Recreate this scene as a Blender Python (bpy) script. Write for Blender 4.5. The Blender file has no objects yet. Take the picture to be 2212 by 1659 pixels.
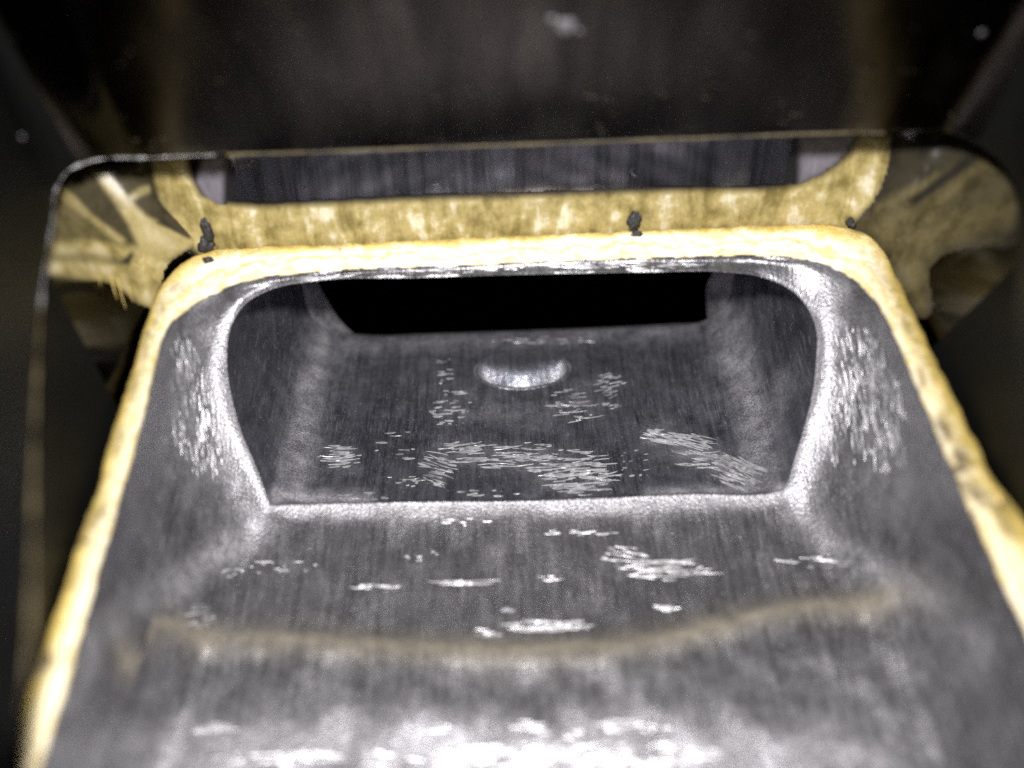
import bpy, math, random
import numpy as np
from mathutils import Vector, Matrix
from mathutils.bvhtree import BVHTree

random.seed(7); rng = np.random.default_rng(7)
sc = bpy.context.scene
sc.unit_settings.system = 'METRIC'
sc.unit_settings.scale_length = 0.01            # one unit is one centimetre

# ------------------------------------------------------------------ camera, world, lamps, exposure
CAM = Vector((0.0, -5.22, 3.98)); FPX = 2372.0   # focal length in the 2212 px wide measuring frame
ROT = Matrix.Rotation(math.radians(45), 3, 'X') @ Matrix.Rotation(math.radians(-1.9), 3, 'Z')
cd = bpy.data.cameras.new('camera'); cam = bpy.data.objects.new('camera', cd)
sc.collection.objects.link(cam); sc.camera = cam
cam.matrix_world = Matrix.Translation(CAM) @ ROT.to_4x4()
cd.sensor_width = 36.0; cd.lens = 36.0 * FPX / 2212.0
cd.clip_start = 0.05; cd.clip_end = 200.0
cd.dof.use_dof = True; cd.dof.focus_distance = 6.9; cd.dof.aperture_fstop = 0.0386 / 0.20
world = bpy.data.worlds.new('World'); sc.world = world; world.use_nodes = True
world.node_tree.nodes['Background'].inputs[0].default_value = (0.9, 0.95, 1.0, 1)
world.node_tree.nodes['Background'].inputs[1].default_value = 0.008

def lamp(name, loc, target, energy, size, color=(1, 1, 1), spot=None):
    ld = bpy.data.lights.new(name, 'SPOT')
    ld.energy = energy; ld.shadow_soft_size = size; ld.color = color
    ld.spot_size = math.radians(spot or 80); ld.spot_blend = 0.6
    o = bpy.data.objects.new(name, ld); sc.collection.objects.link(o)
    o.location = loc
    o.rotation_euler = (Vector(target) - Vector(loc)).to_track_quat('-Z', 'Y').to_euler()
    return o
lamp('torch_lamp', (-0.15, -4.35, 4.5), (0, -0.9, -0.3), 4000, 0.22, (1.0, 0.975, 0.985), 85)
sc.view_settings.view_transform = 'Standard'; sc.view_settings.look = 'None'
sc.view_settings.exposure = 0.0; sc.view_settings.gamma = 1.0
sc.cycles.use_denoising = False
sc.cycles.sample_clamp_indirect = 3.0; sc.cycles.sample_clamp_direct = 6.0; sc.cycles.max_bounces = 8; sc.cycles.glossy_bounces = 5; sc.cycles.caustics_reflective = True

# ------------------------------------------------------------------ helpers
def ray(vx, vy):
    return (ROT @ Vector(((vx - 1106) / FPX, -(vy - 829.5) / FPX, -1.0))).normalized()
def on_plane(vx, vy, p0, n):
    d = ray(vx, vy); p0 = Vector(p0); n = Vector(n)
    return np.array(CAM + d * ((p0 - CAM).dot(n) / d.dot(n)))
def on_z(vx, vy, z): return on_plane(vx, vy, (0, 0, z), (0, 0, 1))

def catmull(P, per=24):
    P = np.asarray(P, float)
    Q = np.vstack([2 * P[0] - P[1], P, 2 * P[-1] - P[-2]])
    out = []; marks = [0]
    for i in range(1, len(Q) - 2):
        a, b, c, d = Q[i - 1], Q[i], Q[i + 1], Q[i + 2]
        # centripetal-like tangents limited for uneven spacing
        l0 = np.linalg.norm(b - a) + 1e-9; l1 = np.linalg.norm(c - b) + 1e-9; l2 = np.linalg.norm(d - c) + 1e-9
        m1 = ((c - b) / l1 * l0 + (b - a) / l0 * l1) / (l0 + l1) * l1
        m2 = ((d - c) / l2 * l1 + (c - b) / l1 * l2) / (l1 + l2) * l1
        for s in np.linspace(0, 1, per, endpoint=False):
            h = s * s * s; g = s * s
            out.append((2 * h - 3 * g + 1) * b + (h - 2 * g + s) * m1 + (-2 * h + 3 * g) * c + (h - g) * m2)
        marks.append(len(out))
    out.append(P[-1])
    return np.array(out), marks
def resample(P, n, endpoint=False):
    d = np.concatenate([[0], np.cumsum(np.linalg.norm(np.diff(P, axis=0), axis=1))])
    s = np.linspace(0, d[-1], n, endpoint=endpoint)
    return np.stack([np.interp(s, d, P[:, k]) for k in range(3)], 1)
def split_resample(P, breaks, counts, last_end=False):
    C, marks = catmull(P); segs = []
    b = [0] + list(breaks) + [len(P) - 1]
    for i, n in enumerate(counts):
        segs.append(resample(C[marks[b[i]]:marks[b[i + 1]] + 1], n, endpoint=last_end and i == len(counts) - 1))
    return segs
def smooth(e0, e1, x):
    t = np.clip((np.asarray(x, float) - e0) / (e1 - e0), 0, 1); return t * t * (3 - 2 * t)
def wob(s, seed, amp, freqs=(1, 2.3, 5.1, 11, 23)):
    r = np.random.default_rng(seed); o = np.zeros_like(s, float)
    for i, f in enumerate(freqs): o += np.sin(s * f + r.uniform(0, 6.28)) * amp / (i + 1) ** 0.8
    return o

def link(name, me, mat, parent=None, smooth_shade=True):
    o = bpy.data.objects.new(name, me); sc.collection.objects.link(o)
    if mat: me.materials.append(mat)
    if smooth_shade:
        me.polygons.foreach_set('use_smooth', [True] * len(me.polygons))
    if parent is not None: o.parent = parent
    return o
def mesh_from(name, V, F, mat, parent=None, normals=None, smooth_shade=True):
    me = bpy.data.meshes.new(name)
    me.from_pydata([tuple(map(float, v)) for v in V], [], [tuple(f) for f in F]); me.update()
    o = link(name, me, mat, parent, smooth_shade)
    if normals is not None:
        me.normals_split_custom_set_from_vertices([tuple(map(float, n)) for n in normals])
    return o
def grid_faces(K, N, closed):
    F = []
    for i in range(K - 1):
        for j in range(N if closed else N - 1):
            k = (j + 1) % N
            F.append((i * N + j, i * N + k, (i + 1) * N + k, (i + 1) * N + j))
    return F
def grid_normals(G, closed):
    du = (np.roll(G, -1, 1) - np.roll(G, 1, 1)) if closed else np.gradient(G, axis=1)
    dv = np.gradient(G, axis=0)
    n = np.cross(du, dv); n /= np.linalg.norm(n, axis=2, keepdims=True) + 1e-12
    return n
def sub_mesh(name, V, F, keep, mat, parent, normals=None):
    F = [f for f, k in zip(F, keep) if k]
    ids = sorted({i for f in F for i in f}); m = {v: i for i, v in enumerate(ids)}
    return mesh_from(name, V[ids], [tuple(m[i] for i in f) for f in F], mat, parent,
                     None if normals is None else normals[ids])
def thing(name, label, cat, loc=(0, 0, 0), group=None):
    o = bpy.data.objects.new(name, None); sc.collection.objects.link(o)
    o.location = loc; o.empty_display_size = 0.3
    o['label'] = label; o['category'] = cat
    if group: o['group'] = group
    return o

# ------------------------------------------------------------------ materials
def new_mat(name):
    m = bpy.data.materials.new(name); m.use_nodes = True
    nt = m.node_tree; b = nt.nodes['Principled BSDF']
    return m, nt, b
class NB:
    def __init__(s, nt): s.nt = nt
    def n(s, t, **k):
        x = s.nt.nodes.new(t)
        for a, v in k.items(): setattr(x, a, v)
        return x
    def put(s, sock, v):
        if isinstance(v, bpy.types.NodeSocket): s.nt.links.new(v, sock)
        else: sock.default_value = v
    def coord(s, scale=(1, 1, 1), rot=(0, 0, 0)):
        c = s.n('ShaderNodeTexCoord'); mp = s.n('ShaderNodeMapping')
        mp.inputs['Scale'].default_value = scale; mp.inputs['Rotation'].default_value = rot
        s.nt.links.new(c.outputs['Object'], mp.inputs['Vector']); return mp.outputs[0]
    def noise(s, vec, scale, detail=3, rough=0.55, dist=0.0):
        x = s.n('ShaderNodeTexNoise'); s.nt.links.new(vec, x.inputs['Vector'])
        x.inputs['Scale'].default_value = scale; x.inputs['Detail'].default_value = detail
        x.inputs['Roughness'].default_value = rough; x.inputs['Distortion'].default_value = dist
        return x.outputs['Fac']
    def remap(s, v, a, b, c=0.0, d=1.0):
        x = s.n('ShaderNodeMapRange'); s.put(x.inputs[0], v)
        for i, q in enumerate((a, b, c, d)): x.inputs[1 + i].default_value = q
        return x.outputs[0]
    def math(s, op, a, b=0.0):
        x = s.n('ShaderNodeMath', operation=op); s.put(x.inputs[0], a); s.put(x.inputs[1], b); return x.outputs[0]
    def mix(s, f, a, b):
        x = s.n('ShaderNodeMix', data_type='RGBA'); s.put(x.inputs[0], f)
        for sock, v in ((x.inputs[6], a), (x.inputs[7], b)):
            if isinstance(v, tuple): v = v + (1,) if len(v) == 3 else v
            s.put(sock, v)
        return x.outputs[2]
    def bump(s, h, strength, dist, prev=None):
        x = s.n('ShaderNodeBump'); s.put(x.inputs['Height'], h)
        x.inputs['Strength'].default_value = strength; x.inputs['Distance'].default_value = dist
        if prev is not None: s.nt.links.new(prev, x.inputs['Normal'])
        return x.outputs[0]

def metal(name, pol_a, pol_b, cast_bright_a, cast_bright_b, streak, ridge_tan=False):
    """ground aluminium: a brushed dark face, left grainy where the tool did not reach; its attribute also paints in brightness"""
    m, nt, b = new_mat(name); N = NB(nt)
    cast_bright = N.n('ShaderNodeAttribute', attribute_name='cast_bright').outputs['Fac']
    big = N.noise(N.coord(), 1.6, 4, 0.6)
    mid = N.noise(N.coord(), 9, 4, 0.6)
    fine = N.noise(N.coord(), 95, 2, 0.6)
    st = N.noise(N.coord(streak), 1.0, 4, 0.6, 0.15)
    ck = N.math('MINIMUM', N.math('MAXIMUM', N.math('ADD', cast_bright, N.remap(mid, 0.3, 0.7, -0.08, 0.08)), 0.0), 1.0)
    tone = N.math('ADD', N.math('MULTIPLY', big, 0.32), N.math('ADD', N.math('MULTIPLY', mid, 0.10), N.math('MULTIPLY', st, 0.58)))
    pol = N.mix(N.remap(tone, 0.38, 0.62), pol_a, pol_b)
    wear = N.noise(N.coord(), 2.6, 4, 0.6)
    for sc_, dirn, thr in (((170, 5, 40), (0, 0, 0.22), 0.60), ((170, 6, 40), (0, 0, -0.10), 0.60), ((8, 170, 60), (0, 0, 0.08), 0.66)):
        hair = N.noise(N.coord(sc_, dirn), 1.0, 2, 0.5)
        hf = N.math('MULTIPLY', N.remap(hair, thr, thr + 0.10), N.remap(wear, 0.36, 0.64, 0.10, 0.75))
        pol = N.mix(hf, pol, (0.50, 0.49, 0.51))
    vs = N.n('ShaderNodeTexVoronoi'); nt.links.new(N.coord(), vs.inputs['Vector']); vs.inputs['Scale'].default_value = 30
    spk = N.math('MULTIPLY', N.remap(vs.outputs['Distance'], 0.16, 0.10), N.remap(N.noise(N.coord(), 21, 1), 0.55, 0.60))
    pol = N.mix(N.remap(fine, 0.52, 0.70, 0, 0.35), pol, (0.48, 0.47, 0.49))
    pol = N.mix(N.math('MULTIPLY', spk, 0.8), pol, (0.9, 0.9, 0.92))  # sparkle painted in as pale specks
    cst = N.mix(N.remap(N.math('ADD', N.math('MULTIPLY', fine, 0.65), N.math('MULTIPLY', mid, 0.35)), 0.40, 0.60), cast_bright_a, cast_bright_b)
    col = N.mix(ck, pol, cst)
    dark = N.noise(N.coord(), 3.6, 5, 0.7, 0.4)
    col = N.mix(N.remap(dark, 0.55, 0.75, 0, 0.16), col, tuple(c * 0.5 for c in pol_a))
    met = N.remap(ck, 0, 1, 0.80, 0.50)
    if ridge_tan:
        rf = N.math('MULTIPLY', N.n('ShaderNodeAttribute', attribute_name='ridge_tan').outputs['Fac'], N.remap(mid, 0.25, 0.7, 0.6, 1.0))
        col = N.mix(rf, col, (0.40, 0.345, 0.24))  # tan tone along the ridge
        met = N.math('MULTIPLY', met, N.remap(rf, 0, 1, 1.0, 0.5))
    nt.links.new(met, b.inputs['Metallic']); nt.links.new(col, b.inputs['Base Color'])
    nt.links.new(N.math('ADD', N.remap(ck, 0, 1, 0.34, 0.50), N.remap(mid, 0.3, 0.7, -0.04, 0.05)), b.inputs['Roughness'])
    vor = N.n('ShaderNodeTexVoronoi'); nt.links.new(N.coord(), vor.inputs['Vector']); vor.inputs['Scale'].default_value = 75
    n1 = N.bump(mid, 0.15, 0.012)
    n2 = N.bump(st, 0.5, 0.010, n1)
    gr = N.math('MULTIPLY', N.math('ADD', fine, vor.outputs['Distance']), N.remap(ck, 0, 1, 0.35, 1.0))
    nt.links.new(N.bump(gr, 0.9, 0.0045, n2), b.inputs['Normal'])
    return m

M_basin = metal('ground_aluminium', (0.088, 0.087, 0.093), (0.225, 0.221, 0.230), (0.150, 0.147, 0.152), (0.43, 0.42, 0.435), (26, 1.6, 6), ridge_tan=True)
M_duct = metal('ground_aluminium_inner', (0.066, 0.072, 0.092), (0.215, 0.22, 0.25), (0.17, 0.163, 0.175), (0.54, 0.52, 0.54), (36, 1.6, 5))

def m_scratch():
    m, nt, b = new_mat('bare_bright_metal'); N = NB(nt)
    f = N.math('ADD', N.math('MULTIPLY', N.noise(N.coord(), 30, 3), 0.5), N.math('MULTIPLY', N.noise(N.coord(), 5, 3), 0.5))
    nt.links.new(N.mix(N.remap(f, 0.38, 0.62), (0.22, 0.22, 0.225), (0.66, 0.65, 0.66)), b.inputs['Base Color'])
    b.inputs['Metallic'].default_value = 0.55; b.inputs['Roughness'].default_value = 0.42
    return m
M_scratch = m_scratch()

def m_amber():
    m, nt, b = new_mat('amber_gasket_resin'); N = NB(nt)
    a = N.noise(N.coord(), 4.0, 5, 0.65, 0.6)
    p = N.noise(N.coord(), 14.0, 4, 0.65)
    fine = N.noise(N.coord(), 60, 3)
    at = N.n('ShaderNodeAttribute', attribute_name='across').outputs['Fac']
    w = N.math('ADD', at, N.remap(a, 0.3, 0.7, -0.22, 0.22))
    ramp = N.n('ShaderNodeValToRGB'); nt.links.new(w, ramp.inputs[0])
    e = ramp.color_ramp.elements
    e[0].position = 0.0; e[0].color = (0.60, 0.43, 0.11, 1)
    e[1].position = 1.0; e[1].color = (0.72, 0.62, 0.36, 1)
    for pos, c in [(0.22, (0.78, 0.63, 0.25)), (0.40, (0.90, 0.84, 0.63)), (0.60, (0.92, 0.89, 0.76)), (0.69, (0.74, 0.58, 0.22)), (0.76, (0.88, 0.80, 0.62)), (0.9, (0.90, 0.84, 0.70))]:
        q = e.new(pos); q.color = c + (1,)
    col = N.mix(N.remap(p, 0.50, 0.66, 0, 0.75), ramp.outputs[0], (0.66, 0.42, 0.11))
    col = N.mix(N.remap(fine, 0.58, 0.72, 0, 0.5), col, (0.40, 0.27, 0.09))
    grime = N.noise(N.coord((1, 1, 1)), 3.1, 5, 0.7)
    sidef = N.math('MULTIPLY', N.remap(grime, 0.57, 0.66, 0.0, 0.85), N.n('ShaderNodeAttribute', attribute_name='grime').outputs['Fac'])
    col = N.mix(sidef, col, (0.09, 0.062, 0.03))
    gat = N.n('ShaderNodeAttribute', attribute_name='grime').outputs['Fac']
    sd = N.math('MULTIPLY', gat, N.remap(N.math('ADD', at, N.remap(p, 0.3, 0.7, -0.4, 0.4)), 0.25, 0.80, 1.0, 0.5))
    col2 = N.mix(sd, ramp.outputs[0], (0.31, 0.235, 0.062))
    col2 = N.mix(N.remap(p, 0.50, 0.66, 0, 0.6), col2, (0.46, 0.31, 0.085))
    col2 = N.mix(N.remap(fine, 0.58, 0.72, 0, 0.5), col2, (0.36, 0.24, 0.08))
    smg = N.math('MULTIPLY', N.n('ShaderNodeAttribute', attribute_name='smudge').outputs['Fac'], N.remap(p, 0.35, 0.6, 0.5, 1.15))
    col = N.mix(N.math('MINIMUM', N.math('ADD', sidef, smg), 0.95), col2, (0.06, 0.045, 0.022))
    nt.links.new(col, b.inputs['Base Color'])
    b.inputs['Roughness'].default_value = 0.42
    b.inputs['Subsurface Weight'].default_value = 0.0
    b.inputs['Subsurface Radius'].default_value = (0.05, 0.03, 0.01)
    n1 = N.bump(p, 0.45, 0.02); n2 = N.bump(fine, 0.9, 0.008, n1)
    nt.links.new(n2, b.inputs['Normal'])
    return m
M_amber = m_amber()

def m_plain(name, col, rough, metal_=0.0, bump=0.0):
    m, nt, b = new_mat(name); N = NB(nt)
    f = N.noise(N.coord(), 25, 4)
    nt.links.new(N.mix(f, tuple(c * 0.6 for c in col), tuple(min(1, c * 1.4) for c in col)), b.inputs['Base Color'])
    b.inputs['Roughness'].default_value = rough; b.inputs['Metallic'].default_value = metal_
    if bump: nt.links.new(N.bump(f, bump, 0.03), b.inputs['Normal'])
    return m
def m_polish(name, tint, rough, streak, amt, dust):
    m, nt, b = new_mat(name); N = NB(nt)
    st = N.noise(N.coord(streak), 1.0, 4, 0.65)
    big = N.noise(N.coord(), 1.5, 3)
    t2 = tuple(c * 0.45 for c in tint)
    nt.links.new(N.mix(N.remap(st, 0.35, 0.65), tint, t2), b.inputs['Base Color'])
    b.inputs['Metallic'].default_value = 1.0
    nt.links.new(N.remap(big, 0.3, 0.7, rough * 0.7, rough * 1.3), b.inputs['Roughness'])
    n1 = N.bump(st, amt, 0.01)
    sp = N.noise(N.coord(), 9, 2)
    n2 = N.bump(N.remap(sp, 0.68, 0.74), dust, 0.01, n1)
    nt.links.new(n2, b.inputs['Normal'])
    return m
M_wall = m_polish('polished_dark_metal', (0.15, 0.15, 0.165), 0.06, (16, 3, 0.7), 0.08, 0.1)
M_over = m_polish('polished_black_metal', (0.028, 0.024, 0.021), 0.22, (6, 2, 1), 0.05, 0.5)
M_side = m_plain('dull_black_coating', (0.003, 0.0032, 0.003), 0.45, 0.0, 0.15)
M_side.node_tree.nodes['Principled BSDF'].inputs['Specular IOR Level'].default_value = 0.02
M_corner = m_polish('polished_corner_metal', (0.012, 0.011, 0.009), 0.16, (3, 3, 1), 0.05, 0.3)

M_edge = m_plain('worn_silver_edge', (0.22, 0.215, 0.215), 0.45, 0.6, 1.0)
M_edge_line = m_plain('dull_amber_line', (0.055, 0.042, 0.018), 0.6, 0.0, 0.8)
M_black = m_plain('unlit_cavity_black', (0.006, 0.0055, 0.005), 0.9)  # darkness of the unlit cavity put into the colour
M_carbon = m_plain('carbon_crust', (0.02, 0.02, 0.022), 0.45, 0.0, 1.0)

# ------------------------------------------------------------------ port casting: flared mouth
NL, NT, NR, NBT = 90, 170, 90, 200
rim_in_v = [(85, 1659), (150, 1450), (200, 1270), (250, 1100), (300, 930), (330, 810), (347, 740), (372, 692), (425, 652),
            (520, 608), (700, 584), (1000, 571), (1300, 558), (1500, 552), (1650, 550), (1750, 560), (1830, 592), (1885, 640),
            (1922, 700), (1962, 790), (2010, 900), (2058, 1010), (2120, 1150), (2180, 1280), (2250, 1430), (2350, 1659)]
rim_in = np.array([on_z(x, y, 0.0) for x, y in rim_in_v])
def extend(P, y_end):
    a, b = P[0], P[2]; s = (y_end - a[1]) / (a[1] - b[1]); first = a + (a - b) * s
    a, b = P[-1], P[-3]; s = (y_end - a[1]) / (a[1] - b[1]); last = a + (a - b) * s
    return np.vstack([first, P, last])
rim_in = extend(rim_in, -4.5)
segL, segT, segR = split_resample(rim_in, (8, 18), (NL, NT, NR))
segB = resample(np.array([rim_in[-1], rim_in[0]]), NBT)
ringR = np.vstack([segL, segT, segR, segB]); NN = len(ringR)
s_ang = np.linspace(0, 2 * math.pi, NN, endpoint=False)
ringR_low = ringR.copy(); ringR_low[:, 2] = -0.004

PA = np.array((0, -0.325, -0.062)); PB = np.array((0, -1.2, -1.0))
pdir = (PB - PA) / np.linalg.norm(PB - PA)
pn = np.array((0, pdir[2], -pdir[1])); pn = pn if pn[2] > 0 else -pn
mouth_v = [(583, 1092), (562, 1030), (522, 935), (496, 835), (490, 762), (500, 702), (530, 656), (585, 625), (680, 607), (900, 600),
           (1130, 593), (1400, 588), (1560, 587), (1640, 597), (1702, 622), (1745, 665), (1763, 712), (1763, 780), (1755, 850),
           (1735, 930), (1714, 1000), (1702, 1040), (1690, 1060)]
mouth = np.array([on_plane(x, y, PA, pn) for x, y in mouth_v])
mL, mT, mR = split_resample(mouth, (5, 16), (NL, NT, NR))
mb = np.array([on_plane(x, y, PA, pn) for x, y in [(1690, 1060), (1660, 1066), (1500, 1068), (1300, 1076), (1100, 1083), (900, 1084), (700, 1089), (583, 1092)]])
mB = resample(catmull(mb)[0], NBT)
ringM = np.vstack([mL, mT, mR, mB])
# outward direction of the mouth outline inside the mouth plane
tan = np.roll(ringM, -3, 0) - np.roll(ringM, 3, 0)
outw = np.cross(tan, pn[None, :]); outw /= np.linalg.norm(outw, axis=1, keepdims=True)
cen = ringM.mean(0)
outw *= np.sign(((ringM - cen) * outw).sum(1, keepdims=True))
for _ in range(14): outw = (np.roll(outw, 1, 0) + outw + np.roll(outw, -1, 0)) / 3
outw /= np.linalg.norm(outw, axis=1, keepdims=True)
dist = np.linalg.norm(ringM - ringR_low, axis=1)
aa = np.minimum(0.38 * dist, 1.0); bb = np.minimum(0.30 * dist, 0.30); bb[NL + NT + NR:] = 0.17
for _ in range(10): bb = (np.roll(bb, 1) + bb + np.roll(bb, -1)) / 3
C1 = ringR_low + np.array((0, 0, -1.0)) * aa[:, None]
C2 = ringM + outw * bb[:, None] - pn[None, :] * (0.25 * bb)[:, None]
KF = 130
T = np.linspace(0, 1, KF) ** 0.9
G = np.zeros((KF, NN, 3))
for i, t in enumerate(T):
    G[i] = (1 - t) ** 3 * ringR_low + 3 * (1 - t) ** 2 * t * C1 + 3 * (1 - t) * t * t * C2 + t ** 3 * ringM
# hand grinding leaves it uneven
nrm = grid_normals(G, True)
X, Y = G[..., 0], G[..., 1]
und = 0.010 * np.sin(X * 7 + Y * 3) * np.sin(Y * 6.1 - X * 2) + 0.006 * np.sin(X * 17 + 1) * np.sin(Y * 13 + 2)
fade = (smooth(0, 0.12, T) * (1 - smooth(0.88, 1, T)))[:, None]
# soft smile-shaped ridge across the near floor
ridge_v = [(140, 1330), (220, 1345), (400, 1368), (700, 1395), (1050, 1412), (1300, 1405), (1500, 1372), (1750, 1318), (1960, 1283), (2080, 1300)]
rz = -1.12
bowl = BVHTree.FromPolygons([Vector(v) for v in G.reshape(-1, 3)], grid_faces(KF, NN, True))
def on_bowl(x, y):
    h = bowl.ray_cast(CAM, ray(x, y))[0]; return np.array(h) if h is not None else on_z(x, y, rz)
ridge = catmull(np.array([on_bowl(x, y) for x, y in ridge_v]))[0]
o_ = np.argsort(ridge[:, 0]); ry = np.interp(X, ridge[o_, 0], ridge[o_, 1])
d_r = Y - ry
in_x = smooth(ridge[:, 0].min(), ridge[:, 0].min() + 0.35, X) * (1 - smooth(ridge[:, 0].max() - 0.22, ridge[:, 0].max(), X))
low = smooth(-0.30, -0.55, G[..., 2])
ridge_w = np.exp(-(d_r / 0.095) ** 2) * in_x * low
step = (1 - smooth(-0.09, 0.12, d_r)) * in_x * low * smooth(-1.6, -0.1, d_r)
G += nrm * ((und * fade) + 0.0 )[..., None]
G[..., 2] += 0.030 * ridge_w + 0.05 * step
near_v = np.array([on_bowl(x, y) for x, y in [(200, 1525), (300, 1535), (700, 1555), (1150, 1560), (1500, 1545), (1900, 1500), (2050, 1480)]])
dn_ = np.interp(G[..., 0], near_v[:, 0], near_v[:, 1]) - G[..., 1]
xf = np.exp(-np.abs((G[..., 0] + 0.1) / 1.35) ** 3)
G[..., 2] -= 0.10 * (dn_ + np.sqrt(dn_ ** 2 + 0.02)) * (1 - 0.5 * smooth(0.5, 1.2, dn_)) * xf * smooth(-0.35, -0.8, G[..., 2])
nrm = grid_normals(G, True)
if nrm[KF // 2, NL + NT + NR + NBT // 2, 2] < 0: nrm = -nrm
Vf = G.reshape(-1, 3); Nf = nrm.reshape(-1, 3); Ff = grid_faces(KF, NN, True)
if True:  # face winding to agree with the normals
    f = Ff[len(Ff) // 2 + 5]; p = Vf[list(f)]
    if np.dot(np.cross(p[1] - p[0], p[2] - p[0]), Nf[f[0]]) < 0: Ff = [tuple(reversed(q)) for q in Ff]
port = thing('port_casting', 'grey ground aluminium port with a flared mouth and a rectangular duct inside the amber rim', 'engine port', (0, -1.5, -1.2))
port.location = (0, 0, 0)
fj = np.array([min(f) % NN if max(f) % NN - min(f) % NN < 5 else NN - 1 for f in Ff])
is_floor = (fj >= NL + NT + NR)
tan_amt = np.clip(ridge_w * 0.68, 0, 1).reshape(-1)
def to_v(P):
    q = (np.asarray(P) - np.array(CAM)) @ np.array(ROT); return np.stack([1106 - q[:, 0] / q[:, 2] * FPX, 829.5 + q[:, 1] / q[:, 2] * FPX], 1)
def line_dist(Q, L):
    L = np.array(L, float); best = np.full(len(Q), 1e9)
    for a, b in zip(L[:-1], L[1:]):
        ab = b - a; t = np.clip(((Q - a) @ ab) / (ab @ ab), 0, 1)
        best = np.minimum(best, np.linalg.norm(a + t[:, None] * ab - Q, axis=1))
    return best
def strokes(Q, ls):
    o = np.zeros(len(Q))
    for L, w, amt in ls: o = np.maximum(o, amt * np.exp(-(line_dist(Q, L) / w) ** 2))
    return o
QV = to_v(Vf)
cast_bright_f = strokes(QV, [([(570, 1120), (490, 1185), (390, 1255), (280, 1312), (200, 1400), (150, 1520)], 42, 0.75), ([(1715, 1080), (1790, 1170), (1900, 1240), (2020, 1290), (2110, 1400)], 48, 0.6),
                      ([(430, 640), (455, 760), (470, 900), (500, 1020), (540, 1100)], 48, 0.6), ([(1800, 620), (1810, 740), (1790, 880), (1750, 1020), (1715, 1080)], 55, 0.5),
                      ([(560, 1100), (900, 1100), (1300, 1090), (1700, 1075)], 22, 0.85), ([(400, 760), (400, 900), (410, 1000)], 80, 0.45), ([(1880, 760), (1920, 920), (1950, 1040)], 95, 0.42), ([(100, 1640), (600, 1620), (1300, 1625), (1900, 1640)], 95, 0.6), ([(220, 1500), (900, 1480), (1500, 1470), (2100, 1440)], 60, 0.2)])
cast_bright_f = np.maximum(cast_bright_f, 0.55 * np.repeat(smooth(0.92, 1.0, T), NN))  # shoulder highlight and near-floor sheen painted in along with the unground grain
def set_attr(o, name, vals):
    a = o.data.attributes.new(name, 'FLOAT', 'POINT'); a.data.foreach_set('value', np.asarray(vals, np.float32))
def with_tan(name, keep):
    F = [f for f, k in zip(Ff, keep) if k]; ids = sorted({i for f in F for i in f})
    o = sub_mesh(name, Vf, Ff, keep, M_basin, port, Nf)
    a = o.data.attributes.new('ridge_tan', 'FLOAT', 'POINT'); a.data.foreach_set('value', tan_amt[ids].astype(np.float32))
    set_attr(o, 'cast_bright', cast_bright_f[ids]); return o
floor_o = with_tan('basin_floor', is_floor); floor_o['label'] = 'dark grey scratched basin floor with a tan ridge across it'
collar = with_tan('flared_collar', ~is_floor)

# ------------------------------------------------------------------ duct behind the mouth
yF = 0.67
def wall_pt(vx, vy, y): return on_plane(vx, vy, (0, y, 0), (0, 1, 0))
fl, fr = wall_pt(676, 733, yF), wall_pt(1570, 702, yF)
zt = -0.55; r = 0.34
def arc(c, a0, a1, rad, y, n=8):
    return [np.array((c[0] + rad * math.cos(a), y, c[1] + rad * math.sin(a))) for a in np.linspace(a0, a1, n)]
x0, x1 = fl[0], fr[0]; zb0, zb1 = fl[2], fr[2]
Lp = arc((x0 + r, zb0 + r), math.radians(225), math.radians(180), r, yF) + [np.array((x0, yF, (zb0 + zt) / 2)), np.array((x0, yF, zt - 0.2))]
Tp = arc((x0 + 0.2, zt - 0.2), math.pi, math.pi / 2, 0.2, yF) + arc((x1 - 0.2, zt - 0.2), math.pi / 2, 0, 0.2, yF)
Rp = [np.array((x1, yF, zt - 0.2)), np.array((x1, yF, (zb1 + zt) / 2))] + arc((x1 - r, zb1 + r), 0, math.radians(-45), r, yF)
Bp = arc((x1 - r, zb1 + r), math.radians(-45), math.radians(-90), r, yF) + arc((x0 + r, zb0 + r), math.radians(270), math.radians(225), r, yF)
ringF = np.vstack([resample(np.array(Lp), NL), resample(np.array(Tp), NT), resample(np.array(Rp), NR), resample(np.array(Bp), NBT)])
y2 = 0.86
v2L = [wall_pt(x, y, y2) for x, y in [(765, 722), (742, 700), (705, 645), (688, 612)]]
v2R = [wall_pt(x, y, y2) for x, y in [(1540, 586), (1528, 612), (1526, 655), (1530, 697)]]
top_l = v2L[-1].copy(); top_l[2] = zt; top_r = v2R[0].copy(); top_r[2] = zt
v2B = [wall_pt(x, y, y2) for x, y in [(1531, 697), (1480, 699), (1320, 707), (1140, 714), (900, 722), (820, 725), (765, 722)]]
ring2 = np.vstack([resample(catmull(v2L + [top_l])[0], NL), resample(np.array([top_l, top_r]), NT),
                   resample(catmull([top_r] + v2R)[0], NR), resample(catmull(v2B)[0], NBT)])
KD = 150
Td = np.linspace(0, 1, KD)
D = np.zeros((KD, NN, 3))
jB = np.arange(NN) >= NL + NT + NR
fl_prof = np.zeros(NN); u = np.linspace(0, 1, NBT); fl_prof[jB] = smooth(0, 0.06, u) * (1 - smooth(0.94, 1, u))
for i, t in enumerate(Td):
    P = (1 - t) * ringM + t * ringF
    P[:, 2] -= fl_prof * (0.07 * smooth(0, 0.05, t) * (1 - smooth(0.25, 1.0, t)) + 0.04 * math.sin(math.pi * t))
    side = (~jB) * 1.0
    P += outw * (side * 0.06 * math.sin(math.pi * min(1, t * 1.15)) ** 1.0)[:, None]
    D[i] = P
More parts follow.
